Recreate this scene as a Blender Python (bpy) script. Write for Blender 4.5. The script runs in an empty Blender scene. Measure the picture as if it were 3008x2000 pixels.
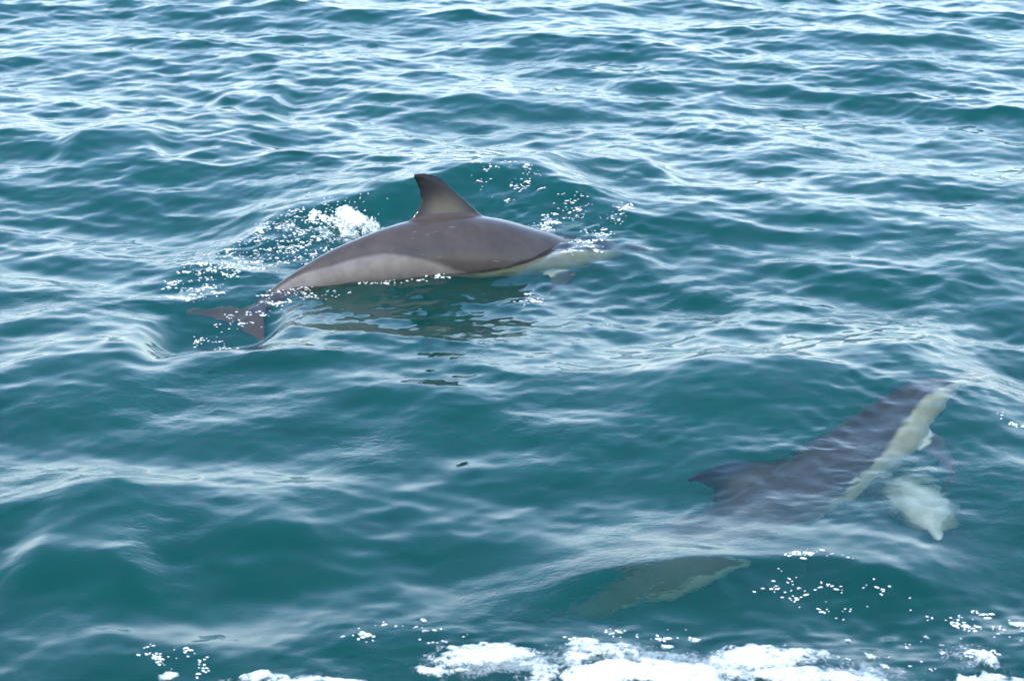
import bpy, math, random
import numpy as np
from mathutils import Vector, Matrix

random.seed(7)
rng = np.random.default_rng(11)
S = bpy.context.scene
COL = S.collection

# ------------------------------------------------------------------ camera
CAM_H, PITCH, F_PX = 3.0, math.radians(20.0), 6265.0     # photo pixels: 3008 x 2000
cam = bpy.data.cameras.new('camera')
cam.sensor_width = 23.7
cam.lens = 23.7 * F_PX / 3008.0
cam.clip_start, cam.clip_end = 0.1, 20000.0
cam.dof.use_dof = True
cam.dof.focus_distance = 9.3
cam.dof.aperture_fstop = 4.0
cam_o = bpy.data.objects.new('camera', cam)
cam_o.location = (0, 0, CAM_H)
cam_o.rotation_euler = (math.pi / 2 - PITCH, 0, 0)
COL.objects.link(cam_o)
S.camera = cam_o

# ------------------------------------------------------------------ sky, sun, exposure
SUN_EL, SUN_AZ = math.radians(52.0), math.radians(200.0)   # azimuth clockwise from +Y: behind the camera
w = bpy.data.worlds.new('World'); S.world = w; w.use_nodes = True
nt = w.node_tree; nt.nodes.clear()
sky = nt.nodes.new('ShaderNodeTexSky'); sky.sky_type = 'NISHITA'; sky.sun_disc = False
sky.sun_elevation = SUN_EL; sky.sun_rotation = SUN_AZ
sky.air_density = 1.5; sky.dust_density = 0.2; sky.ozone_density = 4.5
# thin high haze and cirrus: whiter towards the horizon, the same all the way round
tc = nt.nodes.new('ShaderNodeTexCoord'); sx = nt.nodes.new('ShaderNodeSeparateXYZ'); nt.links.new(tc.outputs['Generated'], sx.inputs[0])
rmp = nt.nodes.new('ShaderNodeValToRGB'); rmp.color_ramp.interpolation = 'B_SPLINE'
e = rmp.color_ramp.elements; e[0].position = 0.0; e[0].color = (.84,) * 3 + (1,); e[1].position = 1.0; e[1].color = (.04,) * 3 + (1,)
for p_, v_ in ((.10, .82), (.22, .56), (.36, .15), (.52, .03)):
    q_ = e.new(p_); q_.color = (v_,) * 3 + (1,)
nt.links.new(sx.outputs['Z'], rmp.inputs[0])
cn = nt.nodes.new('ShaderNodeTexNoise'); cn.inputs['Scale'].default_value = 2.4; cn.inputs['Detail'].default_value = 5; cn.inputs['Distortion'].default_value = .6
cm = nt.nodes.new('ShaderNodeMapping'); cm.inputs['Scale'].default_value = (1, 1, 3.2); nt.links.new(tc.outputs['Generated'], cm.inputs[0]); nt.links.new(cm.outputs[0], cn.inputs[0])
cr_ = nt.nodes.new('ShaderNodeMapRange'); cr_.inputs['From Min'].default_value = .3; cr_.inputs['From Max'].default_value = .7; cr_.inputs['To Min'].default_value = .65; cr_.inputs['To Max'].default_value = 1.2
nt.links.new(cn.outputs['Fac'], cr_.inputs[0])
ml = nt.nodes.new('ShaderNodeMath'); ml.operation = 'MULTIPLY'; ml.use_clamp = True; nt.links.new(rmp.outputs[0], ml.inputs[0]); nt.links.new(cr_.outputs[0], ml.inputs[1])
mixs = nt.nodes.new('ShaderNodeMix'); mixs.data_type = 'RGBA'; mixs.inputs['B'].default_value = (5.2, 6.0, 7.25, 1)
tint = nt.nodes.new('ShaderNodeMix'); tint.data_type = 'RGBA'; tint.blend_type = 'MULTIPLY'; tint.inputs['Factor'].default_value = 1; tint.inputs['B'].default_value = (.74, .95, 1.08, 1)
nt.links.new(sky.outputs[0], tint.inputs['A'])
nt.links.new(ml.outputs[0], mixs.inputs['Factor']); nt.links.new(tint.outputs['Result'], mixs.inputs['A'])
bg = nt.nodes.new('ShaderNodeBackground'); bg.inputs['Strength'].default_value = 0.15
wo = nt.nodes.new('ShaderNodeOutputWorld')
nt.links.new(mixs.outputs['Result'], bg.inputs[0]); nt.links.new(bg.outputs[0], wo.inputs[0])
sun = bpy.data.lights.new('sun', 'SUN'); sun.energy = 2.0; sun.angle = math.radians(0.53)
sun.color = (1.0, 0.94, 0.82)
sun_o = bpy.data.objects.new('sun', sun); COL.objects.link(sun_o)
sdir = Vector((math.sin(SUN_AZ) * math.cos(SUN_EL), math.cos(SUN_AZ) * math.cos(SUN_EL), math.sin(SUN_EL)))
sun_o.rotation_euler = sdir.to_track_quat('Z', 'Y').to_euler()
sun_o.location = sdir * 30
vs = S.view_settings
vs.view_transform = 'Standard'; vs.look = 'None'; vs.gamma = 1.0; vs.use_curve_mapping = False
vs.exposure = 1.55
cy = S.cycles
cy.max_bounces = 10; cy.diffuse_bounces = 2; cy.glossy_bounces = 4; cy.transmission_bounces = 8
cy.volume_bounces = 3; cy.transparent_max_bounces = 8
cy.use_denoising = True
cy.sample_clamp_indirect = 6.0
cy.use_adaptive_sampling = False

# ------------------------------------------------------------------ helpers
def ray(px, py):
    a = (px - 1504.0) / F_PX; b = (1000.0 - py) / F_PX
    c, s = math.cos(PITCH), math.sin(PITCH)
    d = Vector((a, c + b * s, -s + b * c))
    return d.normalized()
def at(px, py, z=0.0):                 # where the sight line meets height z
    d = ray(px, py); t = (z - CAM_H) / d.z
    return Vector((d.x * t, d.y * t, z))
def under(px, py, depth):              # same, bent at the calm water surface
    d = ray(px, py); p = at(px, py, 0)
    h = Vector((d.x, d.y, 0)); sl = h.length / 1.333; h.normalize()
    k = sl / math.sqrt(1 - sl * sl)
    return Vector((p.x + h.x * k * depth, p.y + h.y * k * depth, -depth))
def new_mat(name):
    m = bpy.data.materials.new(name); m.use_nodes = True; m.node_tree.nodes.clear()
    return m, m.node_tree
def mesh_obj(name, verts, faces, mat=None, smooth=True, parent=None):
    """verts (n,3) array, faces (m,k) int array with k = 3 or 4, or a list of such arrays"""
    if not isinstance(faces, list): faces = [faces]
    faces = [np.asarray(f, np.int32) for f in faces if len(f)]
    me = bpy.data.meshes.new(name)
    me.vertices.add(len(verts)); me.vertices.foreach_set('co', np.asarray(verts, np.float32).ravel())
    idx = np.concatenate([f.ravel() for f in faces])
    tot = np.concatenate([np.full(len(f), f.shape[1], np.int32) for f in faces])
    st = np.concatenate([[0], np.cumsum(tot)[:-1]]).astype(np.int32)
    me.loops.add(len(idx)); me.loops.foreach_set('vertex_index', idx.astype(np.int32))
    me.polygons.add(len(tot)); me.polygons.foreach_set('loop_start', st)
    me.update(calc_edges=True); me.validate()
    me.polygons.foreach_set('use_smooth', np.full(len(me.polygons), smooth))
    if mat: me.materials.append(mat)
    o = bpy.data.objects.new(name, me); COL.objects.link(o)
    if parent: o.parent = parent
    return o
def tag(o, label=None, cat=None, group=None, kind=None):
    if label: o['label'] = label
    if cat: o['category'] = cat
    if group: o['group'] = group
    if kind: o['kind'] = kind
    return o

# value noise (numpy), used for foam masks and wave modulation
_tab = rng.random((256, 256)).astype(np.float32)
def vnoise(x, y):
    xi = np.floor(x).astype(int); yi = np.floor(y).astype(int)
    fx = x - xi; fy = y - yi
    fx = fx * fx * fx * (fx * (fx * 6 - 15) + 10); fy = fy * fy * fy * (fy * (fy * 6 - 15) + 10)
    a = _tab[xi & 255, yi & 255]; b = _tab[(xi + 1) & 255, yi & 255]
    c = _tab[xi & 255, (yi + 1) & 255]; d = _tab[(xi + 1) & 255, (yi + 1) & 255]
    return (a * (1 - fx) + b * fx) * (1 - fy) + (c * (1 - fx) + d * fx) * fy
def fbm(x, y, oct=4):
    r = 0; a = 0.5; t = 0
    for k in range(oct):
        r = r + a * vnoise(x + 17.3 * k, y + 9.1 * k); t += a; a *= 0.5
        x, y = x * 1.93 + y * 0.51, y * 1.93 - x * 0.51
    return r / t

# ------------------------------------------------------------------ the sea surface
def sstep(a, b, x):
    u = np.clip((x - a) / (b - a), 0, 1); return u * u * (3 - 2 * u)

G = 9.81
WAVES = []                                        # (kx, ky, amp, phase, class)
def add_band(n, l0, l1, slope, mean, spread, cls):
    """n sine waves between wavelengths l0..l1 whose total rms slope is `slope`"""
    for i in range(n):
        lam = l0 * (l1 / l0) ** ((i + rng.random()) / n)
        th = mean + rng.normal() * spread
        k = 2 * math.pi / lam
        a = slope / k * math.sqrt(2.0 / n) * (0.6 + 0.8 * rng.random())
        WAVES.append((k * math.sin(th), k * math.cos(th), a, rng.random() * 2 * math.pi, cls))
R = math.radians
add_band(10, 4.5, 2.0, 0.026, R(14), R(24), 0)
add_band(24, 2.0, 0.90, 0.046, R(16), R(32), 0)
add_band(24, 0.90, 0.40, 0.054, R(38), R(24), 0)
add_band(24, 0.90, 0.40, 0.048, R(-36), R(26), 0)
add_band(30, 0.40, 0.18, 0.053, R(40), R(30), 1)
add_band(30, 0.40, 0.18, 0.053, R(-34), R(30), 1)
add_band(48, 0.18, 0.085, 0.056, R(2), R(60), 1)
add_band(34, 0.085, 0.045, 0.034, R(0), R(70), 2)
add_band(26, 0.16, 0.042, 0.100, R(0), R(90), 3)           # only where animals or the boat break up the surface

# disturbed water: (photo point, radius across, radius in depth, strength)
ROUGH = [((760, 740), .55, .45, 1.0), ((980, 690), .40, .35, 1.0), ((600, 870), .55, .35, .7), ((1480, 640), .55, .45, .9), ((1700, 720), .55, .45, 1.0),
         ((700, 930), .35, .25, .6), ((1560, 820), .35, .30, .6), ((2350, 1360), .75, .65, .62), ((2720, 1170), .4, .4, .9), ((1320, 890), .65, .22, .55), ((1100, 822), .60, .16, 1.0), ((1450, 800), .45, .16, .9), ((820, 880), .35, .2, .9), ((2450, 1760), .45, .25, .7), ((2800, 1860), .50, .30, 1.0), ((1800, 1920), 1.1, .20, .8), ((1250, 1880), .45, .25, .6)]
ROUGH = [(at(*q), rx, ry, st) for q, rx, ry, st in ROUGH]
CALM = [(at(1300, 800), 1.0, .55, .35), (at(2450, 1330), .9, .8, .65)]      # sheltered water beside the animals
RINGS = [(at(2474, 1423), .052, .0014), (at(2420, 1335), .060, .0011)]   # drops falling back

# single crests the photograph shows: (list of photo points along the crest, height, face width, back width)
RIDGES = [
    ([(430, 800), (640, 720), (860, 660), (1060, 640), (1200, 600), (1420, 560), (1620, 570), (1800, 620), (1930, 690)], 0.110, 0.36, 0.55),
    ([(1250, 1775), (1600, 1725), (1900, 1700), (2200, 1665), (2360, 1655), (2560, 1690), (2760, 1745), (3100, 1735)], 0.072, 0.20, 0.34),
    ([(1750, 1190), (2050, 1135), (2330, 1110), (2600, 1085), (2900, 1120), (3150, 1190)], 0.105, 0.70, 0.50),
    ([(-60, 1090), (250, 1070), (560, 1080), (800, 1060)], 0.03, 0.25, 0.3),
    ([(1500, 540), (1640, 500), (1770, 470), (1880, 490), (2050, 560)], 0.06, 0.35, 0.4),
    ([(120, 480), (260, 440), (380, 440), (500, 490)], 0.055, 0.4, 0.4),
    ([(580, 320), (690, 280), (780, 290), (860, 320)], 0.06, 0.5, 0.5),
    ([(-50, 1690), (120, 1620), (260, 1640), (500, 1760)], 0.05, 0.20, 0.3),
]
RIDGES += [
    ([(960, 850), (1120, 830), (1300, 812), (1480, 775), (1640, 735), (1720, 715)], 0.016, 0.24, 0.18),
    ([(380, 1000), (520, 975), (720, 950), (900, 890)], -0.105, 0.34, 0.26),
    ([(1490, 800), (1600, 770), (1720, 755), (1840, 755), (1980, 780)], 0.050, 0.20, 0.22),
]
RID = []
for pts, h, fw, bw in RIDGES:
    p = np.array([at(*q)[:2] for q in pts]); RID.append((p, h, fw, bw))

def ridge_height(X, Y):
    Z = np.zeros_like(X)
    for p, h, fw, bw in RID:
        xs, ys = p[:, 0], p[:, 1]
        yc = np.interp(X, xs, ys)
        # smooth the polyline a little
        for dx in (-0.08, 0.08, -0.16, 0.16): yc = yc + np.interp(X + dx, xs, ys)
        yc = yc / 5
        L = xs[-1] - xs[0]
        e = np.clip(np.minimum(X - xs[0], xs[-1] - X) / (0.28 * L) , 0, 1); e = e * e * (3 - 2 * e)
        d = Y - yc
        s = np.where(d < 0, np.abs(d) / fw, d / bw)
        # sharper than a gaussian at the crest
        prof = np.exp(-1.1 * s ** 1.5)
        Z += h * e * prof
    return Z

def far_fade(Y, X):
    return np.clip(1.25 - np.hypot(X, Y) / 400.0, 0.0, 1.0)

def sea(X, Y):
    """rest grid (X, Y) -> displaced points, Gerstner style"""
    X = X.astype(np.float32); Y = Y.astype(np.float32)
    dx = np.zeros_like(X); dy = np.zeros_like(X); z = np.zeros_like(X)
    m1 = 0.45 + 1.0 * fbm(X * 0.75 + 3.1, Y * 0.75 + 8.7, 3)
    m2 = np.clip(2.6 * fbm(X * 1.1 + 40.2, Y * 1.1 + 2.3, 3) - 0.6, 0.1, 2.0)
    near = 0.62 + 0.38 * sstep(6.8, 9.4, Y + 0.35 * X)      # the nearest water lies in the lee of the boat
    m1 = m1 * near; m2 = m2 * near
    m1 = m1.astype(np.float32); m2 = m2.astype(np.float32)
    r = np.hypot(X, Y)
    m3 = np.zeros_like(X); calm = np.ones_like(X)
    for c, rx, ry, st in ROUGH: m3 = np.maximum(m3, st * np.exp(-((X - c.x) / rx) ** 2 - ((Y - c.y) / ry) ** 2))
    m3 = m3 * (0.35 + 1.3 * fbm(X * 5 + 1.2, Y * 5 + 7.7, 2)).astype(np.float32)
    for c, rx, ry, st in CALM: calm = calm * (1 - st * np.exp(-((X - c.x) / rx) ** 2 - ((Y - c.y) / ry) ** 2))
    calm = calm.astype(np.float32); m3 = m3.astype(np.float32); live = m3 > 0.01
    for kx, ky, a, ph, c in WAVES:
        k = math.hypot(kx, ky); lam = 2 * math.pi / k
        am = a * (calm if c == 0 else (m1 if c == 1 else (m2 if c == 2 else m3)))
        cut = np.clip((lam * 420.0 - r) / (lam * 200.0), 0, 1).astype(np.float32)   # waves too small for the far grid die out
        am = am * cut
        t = kx * X + ky * Y + ph
        s, co = np.sin(t), np.cos(t)
        z += am * co
        q = 0.95 if c == 0 else 0.6
        dx -= q * am * s * (kx / k); dy -= q * am * s * (ky / k)
    z += ridge_height(X, Y).astype(np.float32)
    for c, r0, a in RINGS:
        rr = np.hypot(X - c.x, Y - c.y) - r0
        z += (a * np.cos(rr * 2 * math.pi / .036) * np.exp(-(rr / .028) ** 2)).astype(np.float32)
    return X + dx, Y + dy, z

def axis(dense0, dense1, step, step1, far, g):
    """coordinates: dense core, then growing outwards"""
    n = int((dense1 - dense0) / (0.5 * (step + step1)))
    core = dense0 + (dense1 - dense0) * (lambda u: (u * step + 0.5 * u * u * (step1 - step)) / (0.5 * (step + step1)))(np.linspace(0, 1, n))
    lo, hi = [], []
    s = step; v = core[0]
    while v > -far: s *= g; v -= s; lo.append(v)
    s = step1; v = core[-1]
    while v < far: s *= g; v += s; hi.append(v)
    return np.concatenate([lo[::-1], core, hi])
HALF = 6000.0
xs = axis(-3.9, 3.9, 0.0105, 0.0105, HALF, 1.06)
ys = axis(4.6, 16.6, 0.0085, 0.019, HALF, 1.055)
GX, GY = np.meshgrid(xs, ys)
wx, wy, wz = sea(GX.ravel(), GY.ravel())
nx, ny = len(xs), len(ys)
ii = np.arange(nx * ny).reshape(ny, nx)
quads = np.stack([ii[:-1, :-1], ii[:-1, 1:], ii[1:, 1:], ii[1:, :-1]], -1).reshape(-1, 4)
top = np.stack([wx, wy, wz], 1)
# close the body of water: skirt and bottom far below
DEEP = -60.0
ring = np.concatenate([ii[0, :], ii[1:, -1], ii[-1, -2::-1], ii[-2:0:-1, 0]])
n0 = len(top)
low = top[ring].copy(); low[:, 2] = DEEP
ctr = np.array([[0, 0, DEEP]], np.float32)
k = np.arange(len(ring)); k2 = (k + 1) % len(ring)
skirt = np.stack([ring[k], n0 + k, n0 + k2, ring[k2]], 1)
bott = np.stack([n0 + k2, n0 + k, np.full(len(ring), n0 + len(ring))], 1)
print('water verts', n0, 'quads', len(quads), nx, ny)

m_water, nt = new_mat('sea_water')
out = nt.nodes.new('ShaderNodeOutputMaterial')
gl = nt.nodes.new('ShaderNodeBsdfGlass'); gl.inputs['IOR'].default_value = 1.333; gl.inputs['Roughness'].default_value = 0.0
gl.inputs['Color'].default_value = (1, 1, 1, 1)
va = nt.nodes.new('ShaderNodeVolumeAbsorption'); vsn = nt.nodes.new('ShaderNodeVolumeScatter')
SIG_A = (0.66, 0.35, 0.46); SIG_S = (0.004, 0.146, 0.146)
d = 2.0
va.inputs['Color'].default_value = tuple(1 - a / d for a in SIG_A) + (1,); va.inputs['Density'].default_value = d
vsn.inputs['Color'].default_value = tuple(a / d for a in SIG_S) + (1,); vsn.inputs['Density'].default_value = d
vsn.inputs['Anisotropy'].default_value = 0.0
ad = nt.nodes.new('ShaderNodeAddShader')
nt.links.new(va.outputs[0], ad.inputs[0]); nt.links.new(vsn.outputs[0], ad.inputs[1])
geo = nt.nodes.new('ShaderNodeNewGeometry')
cmp_ = nt.nodes.new('ShaderNodeMapping'); cmp_.inputs['Scale'].default_value = (1.0, 1.5, 1.0); cmp_.inputs['Rotation'].default_value = (0, 0, .35)
cn1 = nt.nodes.new('ShaderNodeTexNoise'); cn1.inputs['Scale'].default_value = 24; cn1.inputs['Detail'].default_value = 2; cn1.inputs['Distortion'].default_value = .8
cn2 = nt.nodes.new('ShaderNodeTexNoise'); cn2.inputs['Scale'].default_value = 1.3; cn2.inputs['Detail'].default_value = 3
cmr = nt.nodes.new('ShaderNodeMapRange'); cmr.inputs['From Min'].default_value = .44; cmr.inputs['From Max'].default_value = .66; cmr.inputs['To Min'].default_value = .06; cmr.inputs['To Max'].default_value = .42
cbp = nt.nodes.new('ShaderNodeBump'); cbp.inputs['Distance'].default_value = .006
nt.links.new(geo.outputs['Position'], cmp_.inputs[0]); nt.links.new(cmp_.outputs[0], cn1.inputs['Vector']); nt.links.new(geo.outputs['Position'], cn2.inputs['Vector'])
nt.links.new(cn2.outputs['Fac'], cmr.inputs[0]); nt.links.new(cmr.outputs[0], cbp.inputs['Strength']); nt.links.new(cn1.outputs['Fac'], cbp.inputs['Height'])
nt.links.new(cbp.outputs[0], gl.inputs['Normal'])
nt.links.new(gl.outputs[0], out.inputs['Surface']); nt.links.new(ad.outputs[0], out.inputs['Volume'])
water = mesh_obj('water', np.concatenate([top, low, ctr]), [quads, skirt, bott], m_water)
tag(water, 'choppy teal green sea with small waves reflecting the pale sky', 'sea', kind='structure')

# ------------------------------------------------------------------ dolphins
PROF = np.array([  # t, top, bottom, half width (fractions of the length)
    (0.000, .003, -.007, .005), (0.015, .008, -.012, .011), (0.035, .011, -.016, .014), (0.062, .016, -.021, .018),
    (0.078, .027, -.027, .025), (0.10, .046, -.036, .037), (0.13, .060, -.048, .050), (0.17, .071, -.060, .061),
    (0.22, .080, -.072, .071), (0.28, .088, -.083, .080), (0.36, .094, -.090, .086), (0.44, .095, -.090, .086),
    (0.52, .090, -.083, .079), (0.60, .078, -.068, .065), (0.70, .059, -.049, .044), (0.80, .041, -.035, .027),
    (0.88, .029, -.026, .016), (0.94, .019, -.018, .011), (0.975, .010, -.010, .008), (0.985, .004, -.004, .004)])
L = 2.1
def cr(t, xs, ys):
    """smooth monotone-ish interpolation"""
    m = np.gradient(ys, xs)
    i = np.clip(np.searchsorted(xs, t) - 1, 0, len(xs) - 2)
    h = xs[i + 1] - xs[i]; u = np.clip((t - xs[i]) / h, 0, 1)
    return ((2*u**3 - 3*u**2 + 1) * ys[i] + (u**3 - 2*u**2 + u) * h * m[i] + (-2*u**3 + 3*u**2) * ys[i+1] + (u**3 - u**2) * h * m[i+1])

def loft(rings):
    """rings: list of (n,3) -> verts, quads, caps closed by centre fans"""
    n = len(rings[0]); v = np.concatenate(rings); f = []; tris = []
    for r in range(len(rings) - 1):
        for j in range(n):
            f.append((r*n + j, r*n + (j+1) % n, (r+1)*n + (j+1) % n, (r+1)*n + j))
    a = len(v); v = np.concatenate([v, [rings[0].mean(0)], [rings[-1].mean(0)]])
    b = (len(rings) - 1) * n
    for j in range(n):
        tris.append((a, (j+1) % n, j)); tris.append((a + 1, b + j, b + (j+1) % n))
    return v, np.array(f), np.array(tris)

def fin(le, te, thick, place, n=14, ns=26):
    """le / te: (k,2) leading / trailing edge points (along, out); place maps (along, thick, out) -> xyz"""
    le = np.array(le, float); te = np.array(te, float)
    def res(p, m):
        s = np.concatenate([[0], np.cumsum(np.hypot(*np.diff(p, axis=0).T))]); s /= s[-1]
        u = np.linspace(0, 1, m); return np.stack([cr(u, s, p[:, 0]), cr(u, s, p[:, 1])], 1)
    A, B = res(le, ns), res(te, ns); rings = []
    for k in range(ns):
        c = (A[k] + B[k]) / 2; hv = (A[k] - B[k]) / 2; chord = 2 * np.hypot(*hv)
        th = max(thick * chord, 0.010) / 2
        ang = np.linspace(0, 2 * np.pi, n, endpoint=False)
        al = np.cos(ang); wd = np.sin(ang) * (0.82 + 0.3 * np.cos(ang))
        pts = c + al[:, None] * hv
        rings.append(place(pts[:, 0], wd * th, pts[:, 1]))
    return loft(rings)

def rest_dolphin():
    P = []
    ts = np.unique(np.concatenate([np.linspace(0, .13, 30), np.linspace(.13, .985, 80)]))
    tp, bt, hw = (cr(ts, PROF[:, 0], PROF[:, k]) for k in (1, 2, 3))
    rings = []
    for t, a, b, h in zip(ts, tp, bt, hw):
        ang = np.linspace(0, 2 * np.pi, 40, endpoint=False)
        s, c = np.sin(ang), np.cos(ang)
        up = np.where(s > 0, a * s, -b * s)
        rings.append(np.stack([np.full(40, t * L), h * L * c, up * L], 1))
    P.append(loft(rings))
    # dorsal fin: along = distance from the snout, out = height over the spine line
    le = [(.385*L, .120), (.420*L, .195), (.453*L, .252), (.483*L, .306), (.508*L, .360), (.532*L, .388), (.551*L, .397)]
    te = [(.580*L, .120), (.570*L, .185), (.556*L, .222), (.550*L, .265), (.552*L, .312), (.559*L, .358), (.565*L, .388)]
    P.append(fin(le, te, 0.13, lambda a, w_, o: np.stack([a, w_, o], 1)))
    # flukes
    for sd in (-1, 1):
        le = [(.900*L, .0), (.925*L, .045), (.950*L, .105), (.982*L, .198), (1.008*L, .256), (1.021*L, .277)]
        te = [(.985*L, .0), (.998*L, .030), (1.007*L, .085), (1.008*L, .148), (1.015*L, .216), (1.027*L, .274)]
        P.append(fin(le, te, 0.10, lambda a, w_, o, sd=sd: np.stack([a, sd * o, w_], 1)))
    # flippers: root low on the chest, sweeping back, out and down
    for sd in (-1, 1):
        le = [(.205*L, .0), (.222*L, .08), (.250*L, .17), (.288*L, .255), (.312*L, .290)]
        te = [(.268*L, .0), (.272*L, .07), (.283*L, .15), (.302*L, .235), (.318*L, .288)]
        dn = math.radians(38)
        P.append(fin(le, te, 0.13, lambda a, w_, o, sd=sd: np.stack([a, sd * (.105 + o * math.cos(dn) - w_ * math.sin(dn)), -.105 - o * math.sin(dn) - w_ * math.cos(dn)], 1)))
    V, F4, F3 = [], [], []; n = 0
    for v, q, t in P:
        V.append(v); F4.append(q + n); F3.append(t + n); n += len(v)
    o = mesh_obj('tmp', np.concatenate(V), [np.concatenate(F4), np.concatenate(F3)])
    import bmesh
    bm = bmesh.new(); bm.from_mesh(o.data); bmesh.ops.recalc_face_normals(bm, faces=bm.faces); bm.to_mesh(o.data); bm.free()
    r = o.modifiers.new('r', 'REMESH'); r.mode = 'VOXEL'; r.voxel_size = 0.0075
    s = o.modifiers.new('s', 'SMOOTH'); s.factor = 0.5; s.iterations = 5
    dg = bpy.context.evaluated_depsgraph_get()
    me = bpy.data.meshes.new_from_object(o.evaluated_get(dg))
    bpy.data.objects.remove(o)
    co = np.empty(len(me.vertices) * 3, np.float32); me.vertices.foreach_get('co', co); co = co.reshape(-1, 3)
    nf = len(me.polygons); li = np.empty(len(me.loops), np.int32); me.loops.foreach_get('vertex_index', li)
    return co, li.reshape(-1, 4)
D_CO, D_F = rest_dolphin()
print('dolphin verts', len(D_CO))

def pattern(co):
    """criss-cross pattern of a common dolphin from rest coordinates: masks cape, flank, tan, belly, fin centre"""
    t = co[:, 0] / L; v = co[:, 1]; h = co[:, 2]
    tp = cr(np.clip(t, 0, .985), PROF[:, 0], PROF[:, 1]) * L; bt = cr(np.clip(t, 0, .985), PROF[:, 0], PROF[:, 2]) * L
    q = np.where(h > 0, h / np.maximum(tp, .004), -h / np.minimum(bt, -.004))      # -1 belly .. 1 back
    wob = (fbm(co[:, 0] * 9, q * 1.5 + 5 + v * 3, 3) - .5)
    qn = q + wob * 0.10
    # lower edge of the dark cape: dips to a point under the dorsal fin
    cape_edge = np.interp(t, [0, .07, .14, .205, .275, .34, .40, .44, .475, .50, .52, .56, .65, .75, .83, 1.0],
                             [.2, .25, .42, .46, .30, .05, -.16, -.32, -.34, -.24, -.12, .05, .42, .58, .85, .95])
    cape = sstep(cape_edge - .08, cape_edge + .08, qn)
    # belly white below a line
    belly_edge = np.interp(t, [0, .08, .2, .35, .45, .55, .65, .75, .85, 1.0], [-.2, -.3, -.42, -.52, -.56, -.56, -.58, -.7, -.95, -1.4])
    belly = 1 - sstep(belly_edge - .06, belly_edge + .06, qn)
    aft = sstep(.44, .50, t)
    dark_tail = sstep(.86, .95, t)
    # fins
    fin_d = (h > tp + .012) & (t > .38) & (t < .60)
    out_h = np.clip((h - tp) / .2, 0, 1)
    return dict(cape=cape.astype(np.float32), belly=belly.astype(np.float32), aft=aft.astype(np.float32),
                tail=dark_tail.astype(np.float32), t=t, q=q, fin=np.where(fin_d, 1., 0.).astype(np.float32), out_h=out_h, v=v)

def base_colors(co):
    p = pattern(co); n = len(co)
    cape = np.array([.052, .039, .032]); aftc = np.array([.150, .122, .102]); tan = np.array([.42, .36, .23]); white = np.array([.56, .52, .42]); dark = np.array([.009, .008, .008])
    c = tan[None] * (1 - p['aft'][:, None]) + aftc[None] * p['aft'][:, None]
    c = c * (1 - p['belly'][:, None]) + white[None] * p['belly'][:, None]
    c = c * (1 - p['cape'][:, None]) + cape[None] * p['cape'][:, None]
    # tail end and flukes dark grey-brown
    tl = (p['tail'] * .9)[:, None]; c = c * (1 - tl) + np.array([.088, .056, .046])[None] * tl
    # dorsal fin: paler heart, near black rim
    t, h = p['t'], p['out_h']
    lead = np.interp(h, [0, .4, .75, 1], [.405, .448, .50, .555]); trail = np.interp(h, [0, .4, .75, 1], [.572, .551, .556, .569])
    u = (t - lead) / np.maximum(trail - lead, .005)
    heart = sstep(.14, .52, u) * (1 - sstep(.66, .96, u)) * (1 - sstep(.12, .72, h)) + .06 * (1 - h)
    fc = dark[None] * (1 - heart[:, None]) + np.array([.080, .062, .044])[None] * heart[:, None]
    f = (p['fin'] * sstep(.0, .12, h))[:, None]
    c = c * (1 - f) + fc * f
    # flippers dark
    hwid = np.interp(t, PROF[:, 0], PROF[:, 3]) * L; hb = np.interp(t, PROF[:, 0], PROF[:, 2]) * L
    ell = (p['v'] / hwid) ** 2 + (np.minimum(co[:, 2], 0) / hb) ** 2
    fl = (sstep(1.12, 1.35, ell) * ((t > .19) & (t < .36)))[:, None]
    c = c * (1 - fl) + np.array([.055, .047, .047])[None] * fl
    return np.concatenate([c, np.ones((n, 1))], 1)
D_COLOR = base_colors(D_CO)

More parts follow.
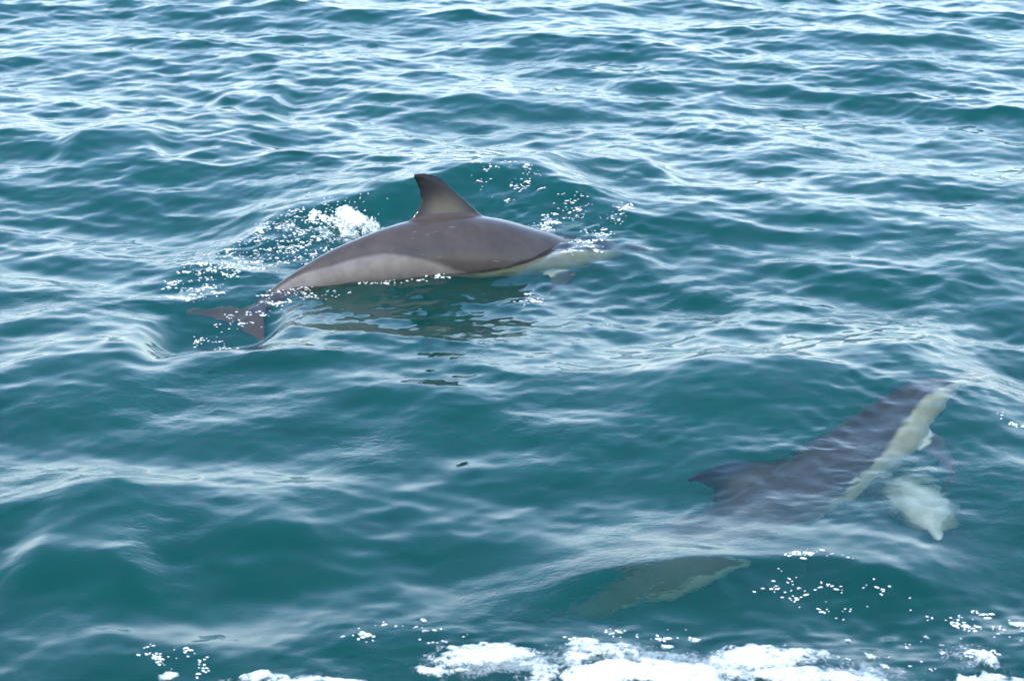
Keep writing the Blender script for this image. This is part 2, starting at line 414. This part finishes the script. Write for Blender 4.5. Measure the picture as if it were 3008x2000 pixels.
def skin_mat(name, wet):
    m, nt = new_mat(name); N = nt.nodes
    out = N.new('ShaderNodeOutputMaterial'); b = N.new('ShaderNodeBsdfPrincipled')
    at_ = N.new('ShaderNodeAttribute'); at_.attribute_name = 'skin'
    rc = N.new('ShaderNodeAttribute'); rc.attribute_name = 'rest'
    no = N.new('ShaderNodeTexNoise'); no.inputs['Scale'].default_value = 9; no.inputs['Detail'].default_value = 6; no.inputs['Roughness'].default_value = .65
    mp = N.new('ShaderNodeMapRange'); mp.inputs['From Min'].default_value = .3; mp.inputs['From Max'].default_value = .7
    mp.inputs['To Min'].default_value = .74; mp.inputs['To Max'].default_value = 1.22
    mul = N.new('ShaderNodeVectorMath'); mul.operation = 'SCALE'
    nt.links.new(rc.outputs['Vector'], no.inputs['Vector']); nt.links.new(no.outputs['Fac'], mp.inputs['Value'])
    nt.links.new(at_.outputs['Vector'], mul.inputs[0]); nt.links.new(mp.outputs[0], mul.inputs['Scale'])
    # rake marks: thin pale scratches
    sc = N.new('ShaderNodeMapping'); sc.inputs['Scale'].default_value = (4, 60, 75); sc.inputs['Rotation'].default_value = (.3, .5, .2)
    n2 = N.new('ShaderNodeTexNoise'); n2.inputs['Scale'].default_value = 2.2; n2.inputs['Detail'].default_value = 2
    m2 = N.new('ShaderNodeMapRange'); m2.inputs['From Min'].default_value = .70; m2.inputs['From Max'].default_value = .78
    m2.inputs['To Max'].default_value = .32
    mx = N.new('ShaderNodeMix'); mx.data_type = 'RGBA'; mx.inputs['B'].default_value = (.42, .38, .33, 1)
    nt.links.new(rc.outputs['Vector'], sc.inputs['Vector']); nt.links.new(sc.outputs[0], n2.inputs['Vector'])
    nt.links.new(n2.outputs['Fac'], m2.inputs['Value']); nt.links.new(m2.outputs[0], mx.inputs['Factor'])
    nt.links.new(mul.outputs[0], mx.inputs['A']); nt.links.new(mx.outputs['Result'], b.inputs['Base Color'])
    b.inputs['Roughness'].default_value = .33 if wet else .5
    b.inputs['IOR'].default_value = 1.40
    b.inputs['Specular IOR Level'].default_value = .18
    fb = N.new('ShaderNodeTexNoise'); fb.inputs['Scale'].default_value = 26; fb.inputs['Detail'].default_value = 3; nt.links.new(rc.outputs['Vector'], fb.inputs['Vector'])
    fbp = N.new('ShaderNodeBump'); fbp.inputs['Strength'].default_value = .25; fbp.inputs['Distance'].default_value = .004
    nt.links.new(fb.outputs['Fac'], fbp.inputs['Height']); nt.links.new(fbp.outputs[0], b.inputs['Coat Normal'])
    b.inputs['Coat Weight'].default_value = .75 if wet else 0; b.inputs['Coat Roughness'].default_value = .10; b.inputs['Coat IOR'].default_value = 1.33
    nt.links.new(b.outputs[0], out.inputs['Surface'])
    return m
m_skin = skin_mat('wet_dolphin_skin', True)

def dolphin(spine, roll, label, scale=1.0, twist=0.0, fluke_pitch=0.0):
    """spine: world points snout -> fluke notch for the body axis; roll in degrees to the animal's left"""
    P = np.array([list(p) for p in spine], float)
    s = np.concatenate([[0], np.cumsum(np.linalg.norm(np.diff(P, axis=0), axis=1))]); tot = s[-1]
    u = np.linspace(0, 1, 400); C = np.stack([cr(u * tot, s, P[:, k]) for k in range(3)], 1)
    for _ in range(12): C[1:-1] = (C[:-2] + 2 * C[1:-1] + C[2:]) / 4
    T = np.gradient(C, axis=0); T /= np.linalg.norm(T, axis=1)[:, None]         # towards the tail
    up0 = np.array([0, 0, 1.0]); U = up0 - T * (T @ up0)[:, None]; U /= np.linalg.norm(U, axis=1)[:, None]
    Lf = np.cross(T, U)                                                          # heading -T: left = up x heading ... = T x U
    Lf = np.cross(U, -T)
    a = np.radians(roll + twist * u)[:, None]
    Ur = U * np.cos(a) + Lf * np.sin(a); Lr = Lf * np.cos(a) - U * np.sin(a)
    co = D_CO
    tt = np.clip(co[:, 0] / L, 0, 1.03) / 1.0
    f = np.clip(tt, 0, 1) * 399; i = np.clip(f.astype(int), 0, 398); w_ = (f - i)[:, None]
    g = lambda A: A[i] * (1 - w_) + A[i + 1] * w_
    k = tot / L
    ex = np.clip(tt - 1, 0, None) * L * k
    W = g(C) + g(T) * ex[:, None] + g(Lr) * (co[:, 1] * k * scale)[:, None] + g(Ur) * (co[:, 2] * k * scale)[:, None]
    base = P[len(P) // 2]
    o = mesh_obj('dolphin', W - base, D_F, m_skin)
    o.location = base
    ca = o.data.color_attributes.new('skin', 'FLOAT_COLOR', 'POINT'); ca.data.foreach_set('color', D_COLOR.astype(np.float32).ravel())
    ra = o.data.attributes.new('rest', 'FLOAT_VECTOR', 'POINT'); ra.data.foreach_set('vector', co.astype(np.float32).ravel())
    tag(o, label, 'dolphin', 'common dolphins swimming together')
    return o

# nearest the middle: back and dorsal fin out of the water, heading right and away
hx, hy = math.cos(R(26)), math.sin(R(26))
c1 = Vector((-0.30 + .065 * hx, 9.36 + .065 * hy, 0))
def d1(along, z, side=0.0): return c1 + Vector((hx * along + hy * side, hy * along - hx * side, z - .022))     # along: + towards the head, side: + towards the camera
spine1 = [d1(.99, -.285), d1(.78, -.222), d1(.576, -.157), d1(.433, -.107), d1(.292, -.064), d1(.17, -.024), d1(-.146, .038),
          d1(-.306, .045), d1(-.472, .038), d1(-.604, .024), d1(-.768, -.012, .01), d1(-.90, -.052, .03), d1(-1.01, -.105, .07), d1(-1.16, -.150, .13)]
dol1 = dolphin(spine1, 6, 'brown grey dolphin arching its back and dorsal fin out of the water', scale=.92)

# lower right: wholly under water, heading away to the right
spine2 = [under(*q) for q in ((2885, 1108, .11), (2730, 1180, .15), (2570, 1300, .20), (2410, 1405, .26), (2240, 1510, .32),
                              (2060, 1605, .45), (1880, 1680, .70), (1700, 1750, 1.00), (1560, 1800, 1.25))]
dol2 = dolphin(spine2, 32, 'dark backed dolphin with a cream flank swimming just below the surface', scale=.67)
# below it: a third animal on its side, only the pale underside shows before the water swallows it
a3, b3 = under(2755, 1590, .17), under(2690, 1400, .50)
dr = (b3 - a3).normalized()
spine3 = [a3 + dr * (1.9 * u) + Vector((-.15 * u * u, 0, -.5 * u * u)) for u in (0, .12, .25, .4, .55, .7, .85, 1)]
dol3 = dolphin(spine3, 165, 'dolphin deeper down turning its pale belly up beside the dark backed one', scale=.68)

# ------------------------------------------------------------------ foam
def foam_mat(name, alpha_noise=0):
    m, nt = new_mat(name); N = nt.nodes
    out = N.new('ShaderNodeOutputMaterial'); b = N.new('ShaderNodeBsdfPrincipled')
    tc = N.new('ShaderNodeTexCoord')
    n1 = N.new('ShaderNodeTexNoise'); n1.inputs['Scale'].default_value = 55; n1.inputs['Detail'].default_value = 5
    vo = N.new('ShaderNodeTexVoronoi'); vo.inputs['Scale'].default_value = 130
    ad = N.new('ShaderNodeMath'); ad.operation = 'ADD'
    bp = N.new('ShaderNodeBump'); bp.inputs['Strength'].default_value = .55; bp.inputs['Distance'].default_value = .006
    nt.links.new(tc.outputs['Object'], n1.inputs['Vector']); nt.links.new(tc.outputs['Object'], vo.inputs['Vector'])
    nt.links.new(n1.outputs['Fac'], ad.inputs[0]); nt.links.new(vo.outputs['Distance'], ad.inputs[1])
    nt.links.new(ad.outputs[0], bp.inputs['Height']); nt.links.new(bp.outputs[0], b.inputs['Normal'])
    rp = N.new('ShaderNodeValToRGB'); rp.color_ramp.elements[0].position = .3; rp.color_ramp.elements[0].color = (.52, .58, .59, 1)
    rp.color_ramp.elements[1].position = .62; rp.color_ramp.elements[1].color = (.80, .81, .80, 1)
    nt.links.new(n1.outputs['Fac'], rp.inputs[0]); nt.links.new(rp.outputs[0], b.inputs['Base Color'])
    b.inputs['Roughness'].default_value = .35; b.inputs['IOR'].default_value = 1.33
    tr = N.new('ShaderNodeBsdfTranslucent'); tr.inputs['Color'].default_value = (.85, .9, .9, 1)
    mx = N.new('ShaderNodeMixShader'); mx.inputs[0].default_value = .25
    nt.links.new(b.outputs[0], mx.inputs[1]); nt.links.new(tr.outputs[0], mx.inputs[2])
    dn = N.new('ShaderNodeAttribute'); dn.attribute_name = 'froth'
    n3 = N.new('ShaderNodeTexNoise'); n3.inputs['Scale'].default_value = 95; n3.inputs['Detail'].default_value = 4; nt.links.new(tc.outputs['Object'], n3.inputs['Vector'])
    sb = N.new('ShaderNodeMath'); sb.operation = 'MULTIPLY_ADD'; sb.inputs[1].default_value = .95; nt.links.new(n3.outputs['Fac'], sb.inputs[0]); nt.links.new(dn.outputs['Fac'], sb.inputs[2])
    mr = N.new('ShaderNodeMapRange'); mr.interpolation_type = 'SMOOTHSTEP'; mr.inputs['From Min'].default_value = .50; mr.inputs['From Max'].default_value = 1.10; nt.links.new(sb.outputs[0], mr.inputs[0])
    tp = N.new('ShaderNodeBsdfTransparent'); mt = N.new('ShaderNodeMixShader')
    nt.links.new(mr.outputs[0], mt.inputs[0]); nt.links.new(tp.outputs[0], mt.inputs[1]); nt.links.new(mx.outputs[0], mt.inputs[2])
    nt.links.new(mt.outputs[0], out.inputs['Surface'])
    return m
m_foam = foam_mat('sea_foam')

def foam_patch(name, blobs, step, label, lace=.55, lift=.02, margin=.25, noise_scale=9.0, seed=0.0, dens=1.0, sink=0.0):
    """blobs: (px, py, half width px, half height px, weight, peak height m) -> lumpy foam sheet riding on the waves"""
    B = []
    for px, py, rx, ry, wt, pk in blobs:
        c = at(px, py); ax = abs(at(px + rx, py).x - c.x); ay = abs(at(px, py - ry).y - at(px, py + ry).y) / 2
        B.append((c.x, c.y, ax, ay, wt, pk))
    x0 = min(b[0] - b[2] for b in B) - margin; x1 = max(b[0] + b[2] for b in B) + margin
    y0 = min(b[1] - b[3] for b in B) - margin; y1 = max(b[1] + b[3] for b in B) + margin
    gx = np.arange(x0, x1, step); gy = np.arange(y0, y1, step); X, Y = np.meshgrid(gx, gy); sh = X.shape
    M = np.zeros(sh); PK = np.zeros(sh)
    wx_ = (fbm(X * 6 + seed, Y * 6 + 4, 3) - .5) * .10; wy_ = (fbm(X * 6 + 20 + seed, Y * 6 + 31, 3) - .5) * .10
    for cx, cy_, ax, ay, wt, pk in B:
        g = np.exp(-((X + wx_ - cx) / ax) ** 2 - ((Y + wy_ - cy_) / ay) ** 2)
        M = np.maximum(M, wt * g) + .15 * wt * g; PK = np.maximum(PK, pk * g)
    n = fbm(X * noise_scale + seed, Y * noise_scale * .8 + 3 + seed, 5)
    fine = fbm(X * noise_scale * 5 + seed, Y * noise_scale * 5, 3)
    wxx = X + (fbm(X * 14 + seed, Y * 14 + 50, 3) - .5) * .07; wyy = Y + (fbm(X * 14 + 70 + seed, Y * 14, 3) - .5) * .07
    cell = 1 - np.abs(2 * fbm(wxx * 26 + seed, wyy * 26 + 13, 3) - 1) * 2.2            # holes and strings
    D = np.minimum(M, 1.1) - lace * (1.0 - M * .30) + (n - .5) * 1.15 + (fine - .5) * .75 + np.minimum(cell, .6) * .22 - .10
    keep = D > -.03
    D = np.clip(D, -.03, None)
    px_, py_, pz_ = sea(X.ravel(), Y.ravel())
    lump = 1 - np.abs(2 * fbm(X * 22 + seed, Y * 22 + 11, 3) - 1) * 1.6
    lump2 = 1 - np.abs(2 * fbm(X * 60 + seed, Y * 60 + 5, 2) - 1) * 1.4
    z = (np.clip(D, 0, .5) ** .6 * lift * (.5 + .8 * lump) + np.clip(D, 0, .3) * lump2 * lift * .8 + np.where(D < 0, -.004, .001))
    z = z + PK * np.clip(D * 2.2, 0, 1) * (.55 + .75 * fbm(X * 16 + 3 + seed, Y * 16, 4))
    V = np.stack([px_, py_, pz_ + z.ravel() - sink], 1)
    ny_, nx_ = sh; I = np.arange(nx_ * ny_).reshape(sh)
    q = np.stack([I[:-1, :-1], I[:-1, 1:], I[1:, 1:], I[1:, :-1]], -1).reshape(-1, 4)
    q = q[keep.ravel()[q].all(1)]
    used, inv = np.unique(q, return_inverse=True)
    o = mesh_obj(name, V[used], inv.reshape(-1, 4), m_foam)
    da = o.data.attributes.new('froth', 'FLOAT', 'POINT'); da.data.foreach_set('value', (D.ravel()[used] * dens).astype(np.float32))
    print(name, len(q))
    return tag(o, label, 'foam', kind='stuff')

foam_patch('splash_foam', [(1040, 686, 70, 20, .85, .008), (985, 674, 30, 14, .95, .012), (1020, 678, 28, 12, .9, .01), (1075, 692, 40, 20, .9, .03), (930, 690, 70, 14, .72, .01), (1010, 712, 110, 18, .5, .0)],
           .0045, 'white foam peak splashing up behind the back of the surfacing dolphin', lace=.60, lift=.02, noise_scale=13, seed=5.0)
foam_patch('thin_foam', [(820, 690, 110, 40, .55, 0), (720, 740, 120, 40, .46, 0), (700, 690, 60, 14, .5, 0), (600, 850, 120, 20, .35, 0)],
           .005, 'thin broken foam streaks in the green water behind the surfacing dolphin', lace=.68, lift=.006, noise_scale=17, seed=9.0, dens=.9)
foam_patch('wake_foam', [(1420, 1935, 190, 34, .92, .004), (1380, 1905, 90, 14, .8, 0), (1720, 1915, 120, 40, 1.1, .012), (1850, 1985, 340, 40, 1.25, .012), (2230, 1940, 230, 44, 1.05, .012), (2380, 2000, 240, 34, 1.15, .008),
                         (1560, 2000, 150, 22, .9, .004), (780, 1985, 140, 14, .9, .003), (930, 2000, 190, 15, .95, .003), (475, 1975, 34, 14, .95, .0), (2885, 1945, 40, 26, 1.0, .03),
                         (2560, 1925, 45, 16, .85, .004), (2860, 1992, 240, 18, .75, .0), (2985, 1800, 50, 14, .74, .0), (1080, 1875, 44, 9, .95, 0), (1250, 1815, 40, 8, .9, 0), (1275, 1858, 30, 7, .9, 0),
                         (2020, 1872, 34, 10, .95, 0), (1945, 1890, 26, 9, .95, 0), (2600, 1955, 36, 10, .95, 0), (2500, 1870, 22, 8, .9, 0), (2720, 1865, 24, 8, .9, 0), (2760, 1880, 24, 9, .9, 0), (1600, 2070, 1700, 50, .85, .004), (1650, 1960, 300, 22, .8, .003), (2050, 1960, 200, 24, .85, .003), (1350, 1970, 220, 14, .7, 0)],
           .0052, 'bright white foam of the boat wake along the bottom edge', lace=.60, lift=.006, noise_scale=9, seed=2.0)

foam_patch('aerated_water', [(1500, 1930, 330, 45, .85, 0), (2000, 1935, 420, 60, .95, 0), (2450, 1960, 320, 50, .85, 0), (900, 1985, 300, 24, .8, 0), (2850, 1900, 180, 60, .6, 0), (1600, 2070, 1700, 70, .85, 0)],
           .008, 'milky bubbles mixed into the water round the wake foam', lace=.50, lift=.004, noise_scale=6, seed=14.0, dens=.62, sink=.03)

# flattened floating clumps: foam flecks, plus sun glints on bubbles painted in white
import bmesh as _bm
def ico(sub):
    b = _bm.new(); _bm.ops.create_icosphere(b, subdivisions=sub, radius=1); b.verts.ensure_lookup_table()
    v = np.array([p.co[:] for p in b.verts]); f = np.array([[q.index for q in t.verts] for t in b.faces]); b.free(); return v, f
IV, IF = ico(1)
m_fleck, nt = new_mat('foam_and_glint_white')
out = nt.nodes.new('ShaderNodeOutputMaterial'); b = nt.nodes.new('ShaderNodeBsdfPrincipled')
b.inputs['Base Color'].default_value = (.70, .71, .68, 1); b.inputs['Roughness'].default_value = .2; b.inputs['Coat Weight'].default_value = 1; b.inputs['Coat Roughness'].default_value = .08  # white base colour also carries the sun glints on the bubbles
nt.links.new(b.outputs[0], out.inputs[0])
def flecks(name, areas, label, size=1.0):
    """areas: (px, py, half width px, half height px, tilt, count of clumps)"""
    P, A = [], []
    for px, py, rx, ry, tilt, n in areas:
        for _ in range(n):
            r = math.sqrt(random.random()); t = random.random() * 2 * math.pi
            du, dv = r * math.cos(t) * rx, r * math.sin(t) * ry
            c = at(px + du, py + dv + du * tilt)
            big = random.random() ** 3.0
            for k in range(1 + int(big * 12)):
                P.append((c.x + random.gauss(0, .020) * (k > 0), c.y + random.gauss(0, .013) * (k > 0)))
                A.append(size * (.0012 + .0040 * big * random.random() ** 1.5 + .0014 * random.random()))
    P = np.array(P); A = np.array(A)
    x, y, z = sea(P[:, 0], P[:, 1])
    V, Fc = [], []
    for i in range(len(P)):
        st = 1.2 + 2.0 * random.random(); yaw = random.gauss(0, .5)
        v = IV * (1 + .25 * (np.random.default_rng(i).random((len(IV), 1)) - .5))
        v = v * np.array([A[i] * st, A[i], A[i] * .7])
        c_, s_ = math.cos(yaw), math.sin(yaw)
        v = np.stack([v[:, 0] * c_ - v[:, 1] * s_, v[:, 0] * s_ + v[:, 1] * c_, v[:, 2]], 1) + np.array([x[i], y[i], z[i] + A[i] * .2])
        V.append(v); Fc.append(IF + i * len(IV))
    o = mesh_obj(name, np.concatenate(V), np.concatenate(Fc), m_fleck)
    return tag(o, label, 'foam', kind='stuff')
def clumps(name, n, fn, label, r0, r1, mat):
    '''n overlapping froth clumps; fn() gives the rest position, the height over the water and a size factor'''
    V, Fc = [], []
    IV2, IF2 = ico(2)
    pts = [fn() for _ in range(n)]
    x, y, z = sea(np.array([p[0] for p in pts]), np.array([p[1] for p in pts]))
    for i, p in enumerate(pts):
        r = (r0 + (r1 - r0) * random.random() ** 2) * p[3]
        j = 1 + .5 * (fbm(IV2[:, 0] * 1.7 + i * 3.1, IV2[:, 1] * 1.7 + IV2[:, 2] * 2.3, 2) - .5)
        v = IV2 * j[:, None] * r * np.array([1.15, 1, .9]) + np.array([x[i], y[i], z[i] + p[2]])
        V.append(v); Fc.append(IF2 + i * len(IV2))
    o = mesh_obj(name, np.concatenate(V), np.concatenate(Fc), mat)
    da = o.data.attributes.new('froth', 'FLOAT', 'POINT'); da.data.foreach_set('value', np.full(len(o.data.vertices), 1.0, np.float32))
    return tag(o, label, 'foam', kind='stuff')
def splash_pt():
    while True:
        u = random.random()                                   # left .. right along the splash
        top_ = np.interp(u, [0, .18, .32, .40, .50, .66, .85, 1], [.000, .004, .022, .056, .036, .020, .008, .000])
        h = top_ * random.random() ** .7
        c = at(900 + 195 * u, 672 + 16 * u + random.gauss(0, 5))
        return (c.x + random.gauss(0, .006), c.y, h, 1.1 - .5 * h / .06)
clumps('splash_froth', 260, splash_pt, 'lumpy white crown of froth thrown up behind the surfacing dolphin', .0025, .010, m_foam)
def drop_pt():
    c = at(random.gauss(985, 55), random.gauss(668, 8)); h = .02 + abs(random.gauss(0, .045))
    return (c.x, c.y, h, 1.0)
clumps('flying_drops', 46, drop_pt, 'tiny white drops flying above the splash behind the surfacing dolphin', .0010, .0034, m_fleck)
flecks('foam_glint_fleck', [(830, 700, 150, 50, -.2, 90), (700, 750, 160, 55, -.3, 90), (620, 800, 140, 45, -.3, 40), (950, 710, 120, 40, -.3, 50), (800, 860, 190, 25, -.35, 45), (560, 850, 90, 25, 0, 25), (620, 945, 70, 14, 0, 14),
                      (900, 850, 130, 12, -.1, 30), (1150, 806, 200, 9, -.05, 22)], 'white bubbles with painted sun glints scattered over the water left of the surfacing dolphin')
flecks('foam_glint_fleck', [(1480, 590, 110, 40, .05, 34), (1590, 690, 60, 22, -.1, 22), (1650, 650, 70, 25, -.2, 26), (1760, 700, 70, 30, -.2, 24), (1720, 740, 80, 22, -.25, 16), (1560, 850, 50, 25, -.3, 10), (1850, 655, 60, 25, .2, 8)],
       'white bubbles with painted sun glints round the submerged head of the surfacing dolphin')
flecks('foam_glint_fleck', [(2450, 1760, 260, 60, .1, 22), (2800, 1850, 210, 80, .0, 24), (2420, 1668, 130, 6, .1, 10), (2600, 1930, 300, 40, 0, 14), (1900, 1860, 300, 20, 0, 12), (1200, 1870, 250, 50, .1, 14), (520, 1930, 120, 40, .5, 14), (2960, 1250, 40, 14, .5, 5)],
       'white bubbles, painted sun glints and foam flecks drifting above the wake foam at the bottom', size=.95)
